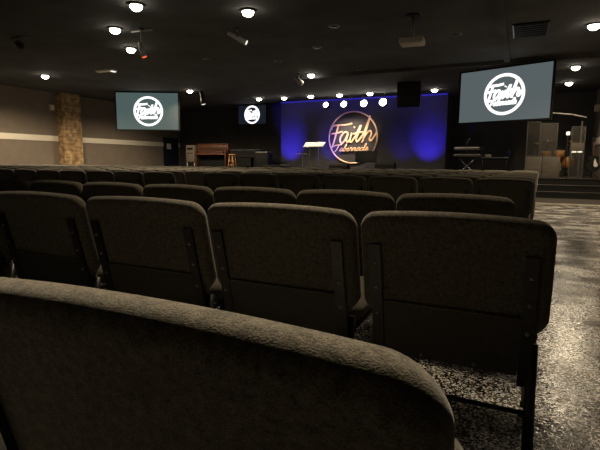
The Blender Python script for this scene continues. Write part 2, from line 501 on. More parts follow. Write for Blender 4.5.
TOPY = -.175-.24*(.80-.38)-BT      # y of the rear face near the top, from the chair's origin
PITCH = .585
protos = {}
used = {}
def put(level, label, x, yrow, rz=0., dz=0.):
    loc = (x, yrow-TOPY, dz)
    if level not in protos:
        protos[level] = make_chair(level)
    p = protos[level]
    if not used.get(level):
        used[level] = True; p.location = loc; p.rotation_euler = (0, 0, rz); p['label'] = label; return p
    return dup(p, label, loc, rz)
def fits(x, y): return x > -1.63*y-.75 and x > LW+.5
near = put(2, 'charcoal fabric chair close up in the foreground at lower left', -.035-.299, .30)
near.scale = (1.04, 1, 1.022)
EDGE = (.112, -.482, -1.108, -1.778, -2.43, -3.05)
for k in range(5):
    c = put(2, 'charcoal church chair, %s from the floor aisle in the second row from camera' % ORD[k+1], (EDGE[k]+EDGE[k+1])/2, 1.45, R(random.uniform(-.6, .6)))
    c.scale.x = min(1.11, (EDGE[k]-EDGE[k+1]-.012)/.582)
for k in range(8):
    put(2, 'charcoal church chair, %s from the floor aisle in the third row from camera' % ORD[k+1], -.012-.287-.578*k, 2.38, R(random.uniform(-.3, .3))).scale.x = .985
for r in range(8):
    yr = 5.2+.91*r
    lev = 1 if r == 0 else 0
    ex = .13+.03*r
    for k in range(7):
        put(lev, 'charcoal church chair, %s from the floor aisle in the %s row from camera' % (ORD[k+1], ORD[r+4]),
            ex-.287-PITCH*k, yr+random.uniform(-.015, .015), R(random.uniform(-.3, .3)))
    for k in range(24):
        x = ex-.287-PITCH*7-.50-PITCH*k
        if not fits(x, yr): break
        put(lev, 'charcoal church chair, %s left of the narrow gap in the %s row from camera' % (ORD[k+1], ORD[r+4]),
            x, yr+random.uniform(-.015, .015), R(random.uniform(-.3, .3)))

# ------------------------------------------------------------------ the "Faith Tabernacle" emblem
GL = {
 'T': (1.55, [[(-.35,1.6),(.0,1.95),(.9,2.05),(1.75,2.15)], [(.98,2.1),(.8,1.2),(.55,.3),(.35,-.05)]]),
 'a': (1.02, [[(.85,.85),(.55,1.0),(.2,.7),(.1,.3),(.28,0),(.55,.15),(.82,.6),(.9,.95),(.8,.4),(.88,.04),(1.1,.25)]]),
 'b': (.92, [[(.05,.25),(.35,1.2),(.5,1.95),(.34,2.1),(.18,1.3),(.15,.25),(.36,0),(.66,.3),(.68,.8),(.5,.95),(.92,.75)]]),
 'e': (.80, [[(0,.3),(.4,.5),(.56,.82),(.38,1.0),(.14,.7),(.1,.3),(.33,0),(.62,.1),(.85,.32)]]),
 'r': (.85, [[(0,.3),(.22,.85),(.27,1.1),(.42,.9),(.62,.88),(.56,.3),(.68,0),(.9,.28)]]),
 'n': (1.02, [[(0,.3),(.18,.95),(.12,0)], [(.12,.1),(.34,.75),(.58,1.0),(.72,.8),(.66,.2),(.8,0),(1.05,.3)]]),
 'c': (.80, [[(.7,.8),(.5,1.0),(.16,.7),(.1,.3),(.33,0),(.62,.1),(.85,.32)]]),
 'l': (.62, [[(0,.3),(.36,1.3),(.48,1.95),(.32,2.1),(.18,1.2),(.18,.2),(.36,0),(.66,.3)]]),
}
def emblem():
    """strokes (points, relative weight) in units of the ring's radius"""
    out = []
    out.append(([(math.cos(2*PI*k/64), math.sin(2*PI*k/64)) for k in range(64)], 1.0, True))
    big = [
     [(-.90, .30), (-.84, .46), (-.60, .49), (-.30, .50), (-.03, .54)],
     [(-.60, .49), (-.68, .22), (-.77, -.10), (-.87, -.40)],
     [(-.90, .16), (-.68, .18), (-.42, .24)],
     [(-.20, .18), (-.32, .22), (-.47, .08), (-.53, -.10), (-.45, -.22), (-.31, -.08), (-.18, .18), (-.25, -.06), (-.22, -.20), (-.11, -.06)],
     [(-.11, -.06), (-.04, .18), (-.10, -.06), (-.07, -.19), (.08, .0)],
     [(.05, .37), (.08, .42)],
     [(.08, .0), (.20, .22), (.33, .47), (.22, .14), (.15, -.06), (.20, -.17), (.36, .02)],
     [(.02, .14), (.20, .18), (.42, .21)],
     [(.36, .02), (.52, .32), (.69, .83), (.58, .40), (.46, .0), (.39, -.22)],
     [(.43, -.08), (.56, .14), (.70, .25), (.76, .14), (.69, -.06), (.76, -.13), (.88, .04), (.98, .18)],
    ]
    for p in big: out.append(([tuple(v) for v in catmull([(a, b, 0) for a, b in p], 5)], 1.1, False))
    x = 0; w = []
    for ch in 'Tabernacle':
        adv, ss = GL[ch]
        for s_ in ss: w.append([(x+a+.28*b, b) for a, b in s_])
        x += adv
    k = 1.42/x
    for p in w:
        out.append(([tuple(v) for v in catmull([(-.78+a*k, -.545+b*k*.82+(a*k)*.03, 0) for a, b in p], 4)], .55, False))
    return [([(p[0], p[1]) for p in pts], wt, cl) for pts, wt, cl in out]
EMB = emblem()
def emblem_mb(rad, width, depth, yoff, cx=0, cz=0, thin=1.0, dx=0):
    mb = MB()
    for pts, wt, cl in EMB:
        w = width*(wt*.78 if wt > 1 else wt if wt == 1 else wt*thin)
        mb.tube([(cx+dx+rad*a, yoff, cz+rad*b) for a, b in pts], w/2, 8, cl, flat=((0, 1, 0), depth/(w)*2 if depth else .1))
    return mb

sg = thing('wall_sign', 'round peach script sign reading Faith Tabernacle on the stage wall', 'sign', (-6.64, 19.3, 2.06))
mb = MB()
rr = 1.085
for pts, wt, cl in EMB[:1]:
    mb.tube([(rr*a, -.04, rr*b) for a, b in pts], .034, 8, True, flat=((0, 1, 0), .9))
mb.build('ring', M['sign'], sg)
mb = MB()
for pts, wt, cl in EMB[1:11]:
    mb.tube([(rr*a, -.04, rr*b) for a, b in pts], .038, 8, cl, flat=((0, 1, 0), .85))
mb.build('large_lettering', M['sign'], sg)
mb = MB()
for pts, wt, cl in EMB[11:]:
    mb.tube([(rr*a, -.075, rr*b) for a, b in pts], .021, 6, cl, flat=((0, 1, 0), 1))
mb.build('small_lettering', M['sign'], sg)
for a in (30, 150, 270):
    MB().tube([(rr*math.cos(R(a)), -.02, rr*math.sin(R(a))), (rr*math.cos(R(a)), 0, rr*math.sin(R(a)))], .012).build('standoff', M['blackmet'], sg)

# ------------------------------------------------------------------ screens
def screen(name, label, loc, rz, w, h, mat, er, ew, hang, tilt=0., dx=0., frame=.045):
    t = thing(name, label, 'screen', loc, rz)
    t.rotation_euler = (tilt, 0, rz)
    d_ = MB().box((-w/2, -.012, -h/2), (w/2, .0, h/2)).build('display', mat, t)
    emblem_mb(er, ew, .006, -.016, dx=dx, thin=1.25).build('display_emblem', M['scr_logo'], d_)
    f_ = MB()
    f_.box((-w/2-frame, -.03, -h/2-frame), (-w/2, .05, h/2+frame)).box((w/2, -.03, -h/2-frame), (w/2+frame, .05, h/2+frame))
    f_.box((-w/2, -.03, h/2), (w/2, .05, h/2+frame)).box((-w/2, -.03, -h/2-frame), (w/2, .05, -h/2))
    f_.box((-w/2, .0, -h/2), (w/2, .05, h/2))
    f_.build('frame', M['blackplast'], t)
    for s in (-1, 1):
        MB().tube([(s*w*.32, .03, h/2+frame-.02), (s*w*.32, .03, hang)], .014).build('hanging_rod', M['blackmet'], t)
    return t

screen('projection_screen', 'large grey screen with white round emblem hung above stage right', (-.58, 13.815, 2.825), R(-20.1), 2.40, 1.365, M['scr_r'], .50, .082, CEIL-2.825, dx=.03)
screen('projection_screen', 'teal screen with white round emblem hung before the left wall', (-13.465, 14.366, 2.94), R(27.8), 2.40, 1.41, M['scr_l'], .53, .092, CEIL-2.94, dx=.03)
screen('television', 'small navy television with white round emblem beside the stage wall', (-11.66, 19.3, 3.20), 0, 1.50, .86, M['scr_tv'], .38, .085, CEIL-3.20, frame=.03)

# ------------------------------------------------------------------ ceiling fixtures
def ceiling_spot(label, x, y, r=.105, mat='lamp', z=CEIL):
    t = thing('ceiling_spotlight', label, 'ceiling light', (x, y, z), group='ceiling spotlights')
    MB().lathe([(r+.05, 0), (r+.05, -.012), (r+.01, -.03), (r, -.03), (r, 0)], 24).build('trim_ring', M['blackmet'], t)
    MB().lathe([(r, -.004), (r, -.045), (r*.92, -.07), (r*.62, -.10), (r*.3, -.115), (0, -.12)], 24).build('lens', M[mat], t)
    return t
def add_light(kind, name, loc, energy, col=(1, .80, .54), rot=(0, 0, 0), size=.1, spot=120, blend=.6):
    l = bpy.data.lights.new(name, kind); l.energy = energy; l.color = col
    if kind == 'SPOT': l.spot_size = R(spot); l.spot_blend = blend
    if kind == 'AREA': l.size = size
    else: l.shadow_soft_size = size
    o = bpy.data.objects.new(name, l); COL.objects.link(o); o.location = loc; o.rotation_euler = rot
    return o
NEAR = [
 (-6.24, 6.47, 'lit ceiling spotlight at top of the photo, largest on the left', 240, 100),
 (-7.73, 7.40, 'lit ceiling spotlight left of and below the largest left one', 240, 100),
 (-8.71, 8.81, 'lit ceiling spotlight above the left screen beside the hanging light', 150, 100),
 (-13.96, 10.39, 'lit ceiling spotlight nearest the brick column, far left', 800, 165),
 (-4.63, 7.54, 'lone lit ceiling spotlight at top centre of the ceiling', 200, 110),
 (-6.07, 13.56, 'lone lit ceiling spotlight in front of the stage light row', 500, 155),
 (-11.65, 14.72, 'lit ceiling spotlight just right of the left screen', 420, 150),
 (1.09, 11.0, 'lit ceiling spotlight at the far right edge, highest in the photo', 520, 150),
 (1.17, 15.37, 'lit ceiling spotlight right of the right screen, upper of two', 260, 150),
 (1.23, 18.21, 'lit ceiling spotlight right of the right screen, lower of two', 60, 120),
]
for x, y, lb, e, cone in NEAR:
    ceiling_spot(lb, x, y)
    add_light('SPOT', 'house_or_fill_spot', (x, y, CEIL-.14), e, spot=cone, blend=.5, size=.1)
AROW = [(-10.33, 17.67), (-9.2, 17.81), (-7.98, 17.83), (-6.75, 17.88), (-5.52, 17.95), (-4.37, 18.02), (-3.09, 18.02)]
for i, (x, y) in enumerate(AROW):
    sm = i == 5
    ceiling_spot('lit ceiling spotlight over the stage, %s from the left in its row%s' % (ORD[i+1], ', smallest' if sm else ''), x, y, .07 if sm else .115)
    add_light('SPOT', 'house_or_fill_spot', (x, y, CEIL-.14), 240 if i == 2 else 80, spot=80, blend=.6 if i == 2 else .9, size=.1)
# unseen spots without fixtures, added overhead to brighten the chair tops and hall
for x, y, e in ((1.1, 6.2, 130), (-1.3, 2.75, 190), (-13.8, 15.5, 400)):
    add_light('SPOT', 'house_or_fill_spot', (x, y, CEIL-.14), e, spot=(160 if y > 7 else 84 if y < 4 else 120), blend=.6, size=.1)
add_light('SPOT', 'house_or_fill_spot', (-.8, 2.7, CEIL-.14), 900, rot=(R(-41), 0, 0), spot=46, blend=1, size=.12)  # added narrow beam aimed at the nearest chair's top edge
add_light('SPOT', 'house_or_fill_spot', (-2.5, -2.2, CEIL-.9), 4, spot=150, blend=.8, size=.8)  # weak fill added at the rear, floating free of any lamp

# four bright stage lamps in front of the sign
for i, (px, pz, r) in enumerate(((-7.51, 3.36, .12), (-6.72, 3.35, .135), (-5.87, 3.34, .15), (-5.09, 3.35, .165))):
    t = thing('stage_lamp', 'bright round stage lamp above the peach sign, %s from the left%s' % (ORD[i+1], ('', '', '', ', largest')[i]), 'stage light', (px, 18.3, pz), group='bright stage lamps above the sign')
    T = Matrix.Rotation(R(78), 4, 'X')
    MB().lathe([(r*.5, -.26), (r*.9, -.2), (r+.01, -.02), (r+.01, .012), (r, .012)], 24, T).build('housing', M['blackmet'], t)
    MB().lathe([(r, 0), (r*.7, .03), (0, .045)], 24, T, cap=False).build('lens', M['stagelamp'], t)
    MB().tube([(-r-.02, 0, 0), (-r-.02, .02, r*.8), (0, .02, .19), (r+.02, .02, r*.8), (r+.02, 0, 0)], .009).build('yoke', M['blackmet'], t)
    MB().tube([(0, .02, .18), (0, .02, CEIL-pz-.01)], .014).build('drop_pole', M['blackmet'], t)
    MB().box((-.06, -.04, CEIL-pz-.02), (.06, .08, CEIL-pz)).build('ceiling_plate', M['blackmet'], t)
    lw = add_light('SPOT', 'sign_wash', (px, 18.2, pz-.2), 135, col=(1, .80, .58), spot=66, blend=1, size=.1)
    lw.rotation_euler = (Vector((-6.64, 19.3, 1.95))-Vector((px, 18.2, pz-.2))).to_track_quat('-Z', 'Y').to_euler()

def disk(label, x, y, r=.11):
    t = thing('ceiling_speaker', label, 'ceiling speaker', (x, y, CEIL), group='flush ceiling speakers')
    MB().lathe([(r, 0), (r, -.012), (r*.9, -.018), (0, -.018)], 24).build('rim', M['silver'], t)
    MB().lathe([(r*.8, -.019), (r*.8, -.022), (0, -.024)], 24).build('grille', M['blackmet'], t)
disk('flush round ceiling speaker at top centre, nearest the camera', -3.57, 9.08)
disk('flush round ceiling speaker just behind the nearest central one', -4.56, 10.52)
disk('flush round ceiling speaker right of the projector', -1.42, 10.67)
disk('flush round ceiling speaker left of the tilted hanging lamp', -7.75, 10.54)
disk('flush round ceiling speaker right of the lone central spotlight', -4.49, 13.56)
disk('flush round ceiling speaker behind the tilted hanging lamp', -6.13, 11.51)

t = thing('ceiling_fixture', 'long pale flush ceiling light, unlit, above the left screen', 'ceiling light', (-11.4, 10.5, CEIL), R(8))
MB().box((-.32, -.10, -.07), (.32, .10, 0), .03).build('diffuser', M['cream'], t)
MB().box((.20, -.085, -.085), (.30, .085, -.04), .015).build('lit_end', M['lampdim'], t)

t = thing('ceiling_vent', 'dark rectangular air vent in the ceiling above the right screen', 'vent', (-.02, 10.9, CEIL))
MB().box((-.33, -.52, -.025), (.33, .52, 0)).build('frame', M['blackmet'], t)
mb = MB()
for k in range(7): mb.box((-.30, -.48+.15*k, -.04), (.30, -.42+.15*k, -.02))
mb.build('slats', M['blackplast'], t)

# projector on a pole
t = thing('projector', 'pale projector hung from the ceiling on a short pole', 'projector', (-1.99, 9.02, CEIL), R(4))
MB().box((-.11, -.11, -.03), (.11, .11, 0)).build('ceiling_plate', M['blackmet'], t)
MB().tube([(0, 0, -.03), (0, 0, -.41)], .03, 12).build('pole', M['silver'], t)
pb = MB().box((-.22, -.17, -.53), (.22, .17, -.41), .03).build('body', M['white'], t)
MB().lathe([(.05, 0), (.05, .03), (.035, .04), (0, .036)], 16, Matrix.Translation((.08, .16, -.47)) @ Matrix.Rotation(-PI/2, 4, 'X')).build('projector_lens', M['blackplast'], pb)

# hung black loudspeaker cluster
t = thing('hanging_loudspeaker', 'tall black loudspeaker hung from the ceiling before the stage wall', 'speaker', (-3.62, 16.2, CEIL), R(12))
MB().box((-.37, -.26, -.80), (.37, .26, -.03), .02).build('cabinet', M['blackplast'], t)
MB().box((-.34, -.275, -.77), (.34, -.255, -.06), .006).build('grille', M['blackmet'], t)
for s in (-1, 1):
    MB().box((s*.385-.012, -.05, -.84), (s*.385+.012, .05, 0)).build('bracket', M['silver'] if s > 0 else M['blackmet'], t)

def par_can(label, loc, drop, aim, L, r, mat, crossbar=False, red=False, lit=False, rz=0):
    t = thing('hanging_stage_light', label, 'stage light', loc, rz)
    if crossbar:
        MB().tube([(-.26, 0, -.05), (.26, .05, -.05)], .018).build('crossbar', M['silver'], t)
    MB().lathe([(.05, 0), (.05, -.02), (.02, -.03)], 12).build('ceiling_plate', M['blackmet'], t)
    MB().tube([(0, 0, -.02), (0, 0, -drop)], .013).build('drop_pole', M['silver'], t)
    T = Matrix.Translation((0, 0, -drop-.09)) @ Matrix.Rotation(aim[1], 4, 'Z') @ Matrix.Rotation(aim[0], 4, 'Y')
    hb = MB().lathe([(r*.55, -L/2), (r*.8, -L/2+.04), (r*.85, .02), (r, .06), (r, L/2)], 16, T).build('can', mat, t)
    MB().lathe([(r*.9, L/2+.002), (r*.5, L/2+.012), (0, L/2+.015)], 16, T).build('lens', M['redlens'] if red else (M['whitelens'] if lit else M['blackplast']), hb)
    MB().tube([T @ Vector((0, -r-.015, .02)), Vector((0, 0, -drop+.02)), T @ Vector((0, r+.015, .02))], .01).build('yoke', M['blackmet'], t)
    return t
par_can('hanging stage light with a red glint above the left screen', (-7.24, 7.62, CEIL), .34, (R(160), R(20)), .30, .06, M['silver'], True, True)
par_can('tilted silver lamp hung from the ceiling left of top centre spotlight', (-5.43, 8.42, CEIL), .10, (R(118), R(15)), .44, .055, M['silver'], lit=True)
par_can('small hanging lamp beside the lone central spotlight', (-6.42, 13.42, CEIL), .10, (R(135), R(0)), .30, .08, M['silver'])
par_can('dark pointed stage light hung right of the left screen', (-11.3, 15.0, CEIL), .16, (R(168), R(10)), .55, .09, M['blackmet'], lit=True)
par_can('dim stage light hung at far upper left', (-10.2, 7.0, CEIL), .08, (R(110), R(-20)), .32, .07, M['blackmet'], True)

# blue wash: LED strip in the corner and floor uplights
tag(MB().box((-10.1, 19.25, CEIL-.05), (-2.8, 19.30, CEIL)).build('led_strip', M['ledblue']),
    'glowing blue strip light along the top of the stage wall', 'strip light')
BLUE = (.055, .03, 1.0)
for i, (x, e, pos) in enumerate(((-9.60, 820, 'leftmost'), (-7.62, 220, 'right of the lectern'), (-4.45, 110, 'right of the sign'), (-3.42, 740, 'rightmost'))):
    t = thing('uplight', 'small black floor uplight washing the stage wall blue, %s' % pos, 'stage light', (x, 18.05, STAGE), group='blue floor uplights')
    MB().lathe([(.09, .0), (.09, .02), (.075, .03), (.075, .13), (.06, .13)], 16).build('housing', M['blackmet'], t)
    MB().lathe([(.06, .128), (0, .13)], 16, cap=False).build('lens', M['ledblue'], t)
    add_light('SPOT', 'blue_uplight', (x, 18.05, STAGE+.16), e, BLUE, (R(180-50), 0, 0), .05, 57, 1.0)
a = add_light('AREA', 'blue_strip_glow', (-6.45, 19.0, CEIL-.06), 12, BLUE, (R(20), 0, 0), 7.2)
a.data.shape = 'RECTANGLE'; a.data.size_y = .06

# ------------------------------------------------------------------ stage furniture
# speaker cabinet and organ at stage left
t = thing('speaker_cabinet', 'narrow pale grey cabinet standing left of the brown organ', 'cabinet', (-14.47, 18.4, STAGE))
cb = MB().box((-.25, -.22, .40), (.25, .22, 1.20), .015).build('body', M['birch'], t)
MB().box((-.17, -.23, .98), (.17, -.215, 1.08), .004).build('slot', M['blackplast'], cb)
MB().box((-.17, -.23, .80), (.17, -.215, .84), .004).build('slot', M['blackplast'], cb)
for sx in (-1, 1):
    for sy in (-1, 1):
        MB().tube([(sx*.21, sy*.18, .40), (sx*.22, sy*.19, .006)], .025, 8).build('leg', M['silver'], t)

t = thing('organ', 'red-brown wooden organ with dark lower half at stage left', 'organ', (-13.30, 18.5, STAGE))
MB().box((-.86, -.10, .92), (.86, .30, 1.22), .01).build('upper_case', M['organ'], t)
MB().box((-.88, -.14, 1.22), (.88, .32, 1.26), .012).build('lid', M['organ'], t)
MB().box((-.80, -.12, .98), (.80, -.095, 1.13), .006).build('panel', M['organdark'], t)
MB().box((-.88, -.34, .74), (.88, .30, .80), .012).build('key_shelf', M['organ'], t)
MB().box((-.72, -.30, .80), (.72, -.12, .90), .02).build('fallboard', M['organdark'], t)
for s in (-1, 1):
    MB().box((s*.86-.03, -.34, .80), (s*.86+.03, .30, .94), .01).build('cheek', M['organ'], t)
    MB().box((s*.84-.035, -.32, 0), (s*.84+.035, .28, .74), .01).build('side_panel', M['organdark'], t)
MB().box((-.80, -.02, .05), (.80, .03, .74)).build('knee_panel', M['blackplast'], t)

# wooden stool and black grand piano behind it
t = thing('bar_stool', 'light wooden stool standing in front of the black grand piano', 'stool', (-11.75, 17.7, STAGE))
MB().lathe([(.16, .72), (.165, .74), (.16, .765), (0, .765)], 20).build('seat', M['pine'], t)
for k in range(4):
    a_ = PI/4+k*PI/2
    MB().tube([(.11*math.cos(a_), .11*math.sin(a_), .73), (.21*math.cos(a_), .21*math.sin(a_), .008)], .02, 8).build('leg', M['pine'], t)
for h_, q in ((.28, .175), (.45, .155)):
    for k in range(4):
        a_, b_ = PI/4+k*PI/2, PI/4+(k+1)*PI/2
        MB().tube([(q*math.cos(a_), q*math.sin(a_), h_), (q*math.cos(b_), q*math.sin(b_), h_)], .013, 8).build('rung', M['pine'], t)

t = thing('grand_piano', 'black grand piano with grey lid behind the wooden stool', 'piano', (-11.55, 18.9, STAGE))
sh = [(-.74, -.5), (.74, -.5), (.74, .15), (.55, .45), (.15, .62), (-.1, 1.0), (-.45, 1.12), (-.74, .95)]
MB().prism(sh, 'z', .62, .95).build('case', M['blackplast'], t)
MB().prism([(x*1.03, y*1.02) for x, y in sh], 'z', .95, .98).build('lid', M['blueshine'], t)
MB().box((-.72, -.68, .62), (.72, -.5, .70), .01).build('key_bed', M['blackplast'], t)
for x, y in ((-.6, -.35), (.6, -.35), (-.4, .85)):
    MB().lathe([(.035, 0), (.05, .04), (.05, .3), (.07, .62)], 12, Matrix.Translation((x, y, 0))).build('leg', M['blackplast'], t)

t = thing('equipment_case', 'black equipment case with a pale top edge beside the grand piano', 'case', (-10.45, 18.3, STAGE))
MB().box((-.32, -.22, .03), (.32, .22, .86), .015).build('body', M['blackplast'], t)
MB().box((-.30, -.235, .83), (.28, .235, .875), .01).build('lid_edge', M['silver'], t)
for sx in (-1, 1):
    for sy in (-1, 1): MB().lathe([(.03, 0), (.03, .035)], 10, Matrix.Translation((sx*.25, sy*.15, 0))).build('foot', M['blackplast'], t)

t = thing('effects_rack', 'low black rack with small pale knobs on the stage floor', 'equipment', (-9.36, 17.2, STAGE))
MB().box((-.42, -.2, 0), (.30, .2, .30), .015).build('body', M['blackplast'], t)
for k in range(6): MB().lathe([(.018, 0), (.016, .02), (0, .021)], 10, Matrix.Translation((-.34+.11*k, -.2, .2)) @ Matrix.Rotation(PI/2, 4, 'X')).build('knob', M['silver'], t)

def wedge(label, loc, rz, w=.62, h=.36, name='floor_monitor'):
    t = thing(name, label, 'stage monitor', loc, rz, 'black wedge monitors on the stage')
    MB().prism([(-.25, 0), (.25, 0), (.25, h*.35), (.0, h), (-.20, h), (-.25, h*.8)], 'x', -w/2, w/2).build('cabinet', M['blackplast'], t)
    T = Matrix.Translation((0, .125, h*.675)) @ Matrix.Rotation(-math.atan2(h*.65, .25), 4, 'X')
    MB().box((-w/2+.03, -.17, .0), (w/2-.03, .17, .012), .004, T).build('grille', M['blackmet'], t)
    return t
wedge('sloping black monitor wedge left of the small tray stand', (-8.80, 16.9, STAGE), R(70), .5, .33)
wedge('black monitor wedge left of the music stand before the sign', (-6.42, 17.2, STAGE), 0, .74, .37)
wedge('black monitor wedge right of the music stand before the sign', (-4.60, 17.2, STAGE), 0, .72, .46)

t = thing('tray_stand', 'thin stand with flat tray left of the lectern', 'stand', (-8.62, 18.45, STAGE))
MB().lathe([(.15, 0), (.15, .015), (.02, .03)], 20).build('base', M['blackmet'], t)
MB().tube([(0, 0, .02), (0, 0, .77)], .013).build('pole', M['silver'], t)
MB().box((-.29, -.17, .77), (.29, .17, .795), .008).build('tray', M['silver'], t)

# lectern with a bright slanted top in two leaves
t = thing('lectern', 'clear lectern with bright slanted two-leaf white top left of the sign', 'lectern', (-8.10, 18.5, STAGE))
MB().box((-.28, -.22, 0), (.28, .22, .03), .008).build('base', M['blackmet'], t)
for s in (-1, 1): MB().tube([(s*.2, .0, .03), (s*.2, .0, 1.12)], .014).build('post', M['silver'], t)
MB().box((-.19, -.006, .10), (.19, .006, 1.05)).build('panel', M['glass'], t)
T = Matrix.Translation((0, 0, 1.19)) @ Matrix.Rotation(R(33), 4, 'X')
MB().box((-.46, -.19, -.02), (.46, .19, -.004), .004, T).build('top', M['white'], t)
for x0, x1 in ((-.44, .10), (.13, .44)):
    MB().box((x0, -.175, .0), (x1, .175, .006), .002, T).build('leaf', M['paper'], t)

t = thing('music_stand', 'black music stand with wide desk in front of the sign', 'music stand', (-5.40, 17.3, STAGE))
MB().tube([(0, 0, .03), (0, 0, .55)], .016).build('pole', M['blackmet'], t)
for k in range(3):
    a_ = R(90+120*k); MB().tube([(0, 0, .12), (.22*math.cos(a_), .22*math.sin(a_), .016)], .012).build('foot', M['blackmet'], t)
T = Matrix.Translation((0, -.02, .66)) @ Matrix.Rotation(R(-12), 4, 'X')
MB().box((-.43, -.012, -.21), (.43, .012, .21), .008, T).build('desk', M['blackplast'], t)
MB().box((-.43, .012, -.21), (.43, .07, -.19), .004, T).build('ledge', M['blackplast'], t)

# keyboard on an X stand
t = thing('keyboard_stand', 'chrome X-frame stand under the black keyboards', 'stand', (-1.74, 17.3, STAGE))
for s in (-1, 1):
    for y in (-.14, .14):
        MB().tube([(-s*.30, y+.02*s, .02), (s*.26, y+.02*s, .62)], .02, 8).build('leg', M['chrome'], t)
for x in (-.28, .28):
    MB().tube([(x, -.2, .62), (x, .2, .62)], .02, 8).build('support_arm', M['blackmet'], t)
    MB().tube([(x, .19, .62), (x*1.05, .24, .93)], .014, 8).build('riser', M['blackmet'], t)
def keyboard(label, loc, tilt, w, rz):
    t = thing('keyboard', label, 'keyboard', loc, rz, 'stacked stage keyboards'); t.rotation_euler = (tilt, 0, rz)
    b_ = MB().box((-w/2, -.15, 0), (w/2, .15, .09), .012).build('body', M['blackplast'], t)
    MB().box((-w/2+.06, -.14, .09), (w/2-.1, -.01, .102), .003).build('keys', M['white'], t)
    MB().box((-w/2+.04, -.156, .035), (w/2-.04, -.148, .055)).build('edge_strip', M['silver'], t)
    for k in range(5): MB().lathe([(.014, .09), (.012, .108), (0, .109)], 10, Matrix.Translation((-w/2+.2+.13*k, .07, 0))).build('knob', M['silver'], t)
keyboard('lower black keyboard on the X-frame stand', (-1.74, 17.3, STAGE+.64), 0, 1.0, 0)
keyboard('upper black tilted keyboard on the X-frame stand', (-1.76, 17.50, STAGE+.90), R(16), .98, R(-6))
t = thing('microphone_stand', 'thin microphone stand rising behind the stacked keyboards', 'microphone', (-1.85, 17.85, STAGE))
MB().lathe([(.13, 0), (.13, .02), (.02, .03)], 20).build('base', M['blackmet'], t)
MB().tube([(0, 0, .02), (0, 0, 1.15)], .011).build('pole', M['blackmet'], t)
MB().lathe([(.016, 0), (.02, .13), (.03, .15), (.03, .18), (0, .2)], 12, Matrix.Translation((0, -.0, 1.15)) @ Matrix.Rotation(R(30), 4, 'Y')).build('microphone', M['silver'], t)

t = thing('side_table', 'black table right of the keyboards on the stage', 'table', (-.86, 17.4, STAGE))
MB().box((-.43, -.26, .60), (.43, .26, .64), .008).build('tabletop', M['blueshine'], t)
MB().box((-.40, -.22, .06), (.40, .22, .60)).build('cloth_skirt', M['blackplast'], t)
for sx in (-1, 1):
    for sy in (-1, 1): MB().tube([(sx*.38, sy*.21, .60), (sx*.38, sy*.21, 0)], .018).build('leg', M['blackmet'], t)
t = thing('mixer', 'small grey mixer box on the black side table', 'equipment', (-1.08, 17.4, STAGE+.64))
MB().box((-.09, -.08, 0), (.09, .08, .10), .015).build('body', M['silver'], t)
for k in range(3): MB().lathe([(.012, .1), (.01, .118), (0, .119)], 10, Matrix.Translation((-.05+.05*k, 0, 0))).build('knob', M['blackplast'], t)
t = thing('laptop', 'dark open laptop on the right end of the side table', 'laptop', (-.60, 17.4, STAGE+.64), R(-62))
MB().box((-.16, -.11, 0), (.16, .11, .016), .004).build('keyboard_deck', M['blackmet'], t)
MB().box((-.16, .10, .012), (.16, .112, .24), .004, Matrix.Translation((0, .1, .012)) @ Matrix.Rotation(R(-15), 4, 'X') @ Matrix.Translation((0, -.1, -.012))).build('lid', M['blackmet'], t)

# drum booth: low panels, clear shields, drums inside
BX, BY = .08, 17.3
t = thing('drum_booth', 'clear drum booth with grey-brown base panels at right of stage', 'drum booth', (BX, BY, STAGE))
for x0, x1 in ((.0, .50), (.515, 1.02)):
    bp = MB().box((x0, -.03, 0), (x1, .03, .66), .008).build('base_panel', M['birch'], t)
    MB().box((x0+.04, -.036, .05), (x1-.04, -.029, .61), .004).build('base_inset', M['birch'], bp)
def shield(x0, x1, y0, y1, z0, z1):
    dx, dy = x1-x0, y1-y0; L = math.hypot(dx, dy); a_ = math.atan2(dy, dx)
    T = Matrix.Translation((x0, y0, 0)) @ Matrix.Rotation(a_, 4, 'Z')
    p = MB().box((.02, -.004, z0+.02), (L-.02, .004, z1-.02), 0, T).build('clear_panel', M['glass'], t)
    fr = MB()
    fr.box((0, -.014, z0), (.028, .014, z1), 0, T).box((L-.028, -.014, z0), (L, .014, z1), 0, T)
    fr.box((.028, -.014, z1-.028), (L-.028, .014, z1), 0, T).box((.028, -.014, z0), (L-.028, .014, z0+.028), 0, T)
    fr.build('panel_frame', M['nosing'], p)
shield(.0, .40, 0, 0, .67, 1.80)
shield(.41, .90, .0, .05, .67, 1.74)
shield(1.27, 1.67, 0, 0, .0, 1.62)
shield(0, .0, .03, 1.9, .0, 1.80)
MB().box((1.29, -.012, .86), (1.65, .012, 1.10), .004).build('pale_band', M['birch'], t)
T = Matrix.Translation((.95, .55, 1.92)) @ Matrix.Rotation(R(6), 4, 'Y') @ Matrix.Rotation(R(-8), 4, 'X')
MB().tube([T @ Vector((-.95, -.55, 0)), T @ Vector((-.3, -.57, .03)), T @ Vector((.3, -.57, .02)), T @ Vector((.70, -.55, -.04))], .018).build('roof_edge', M['white'], t)
MB().box((-.012, 1.88, 0), (.03, 1.93, 1.98)).build('rear_post', M['silver'], t)
MB().box((1.63, 1.1, 0), (1.67, 1.14, 1.86)).build('rear_post', M['silver'], t)

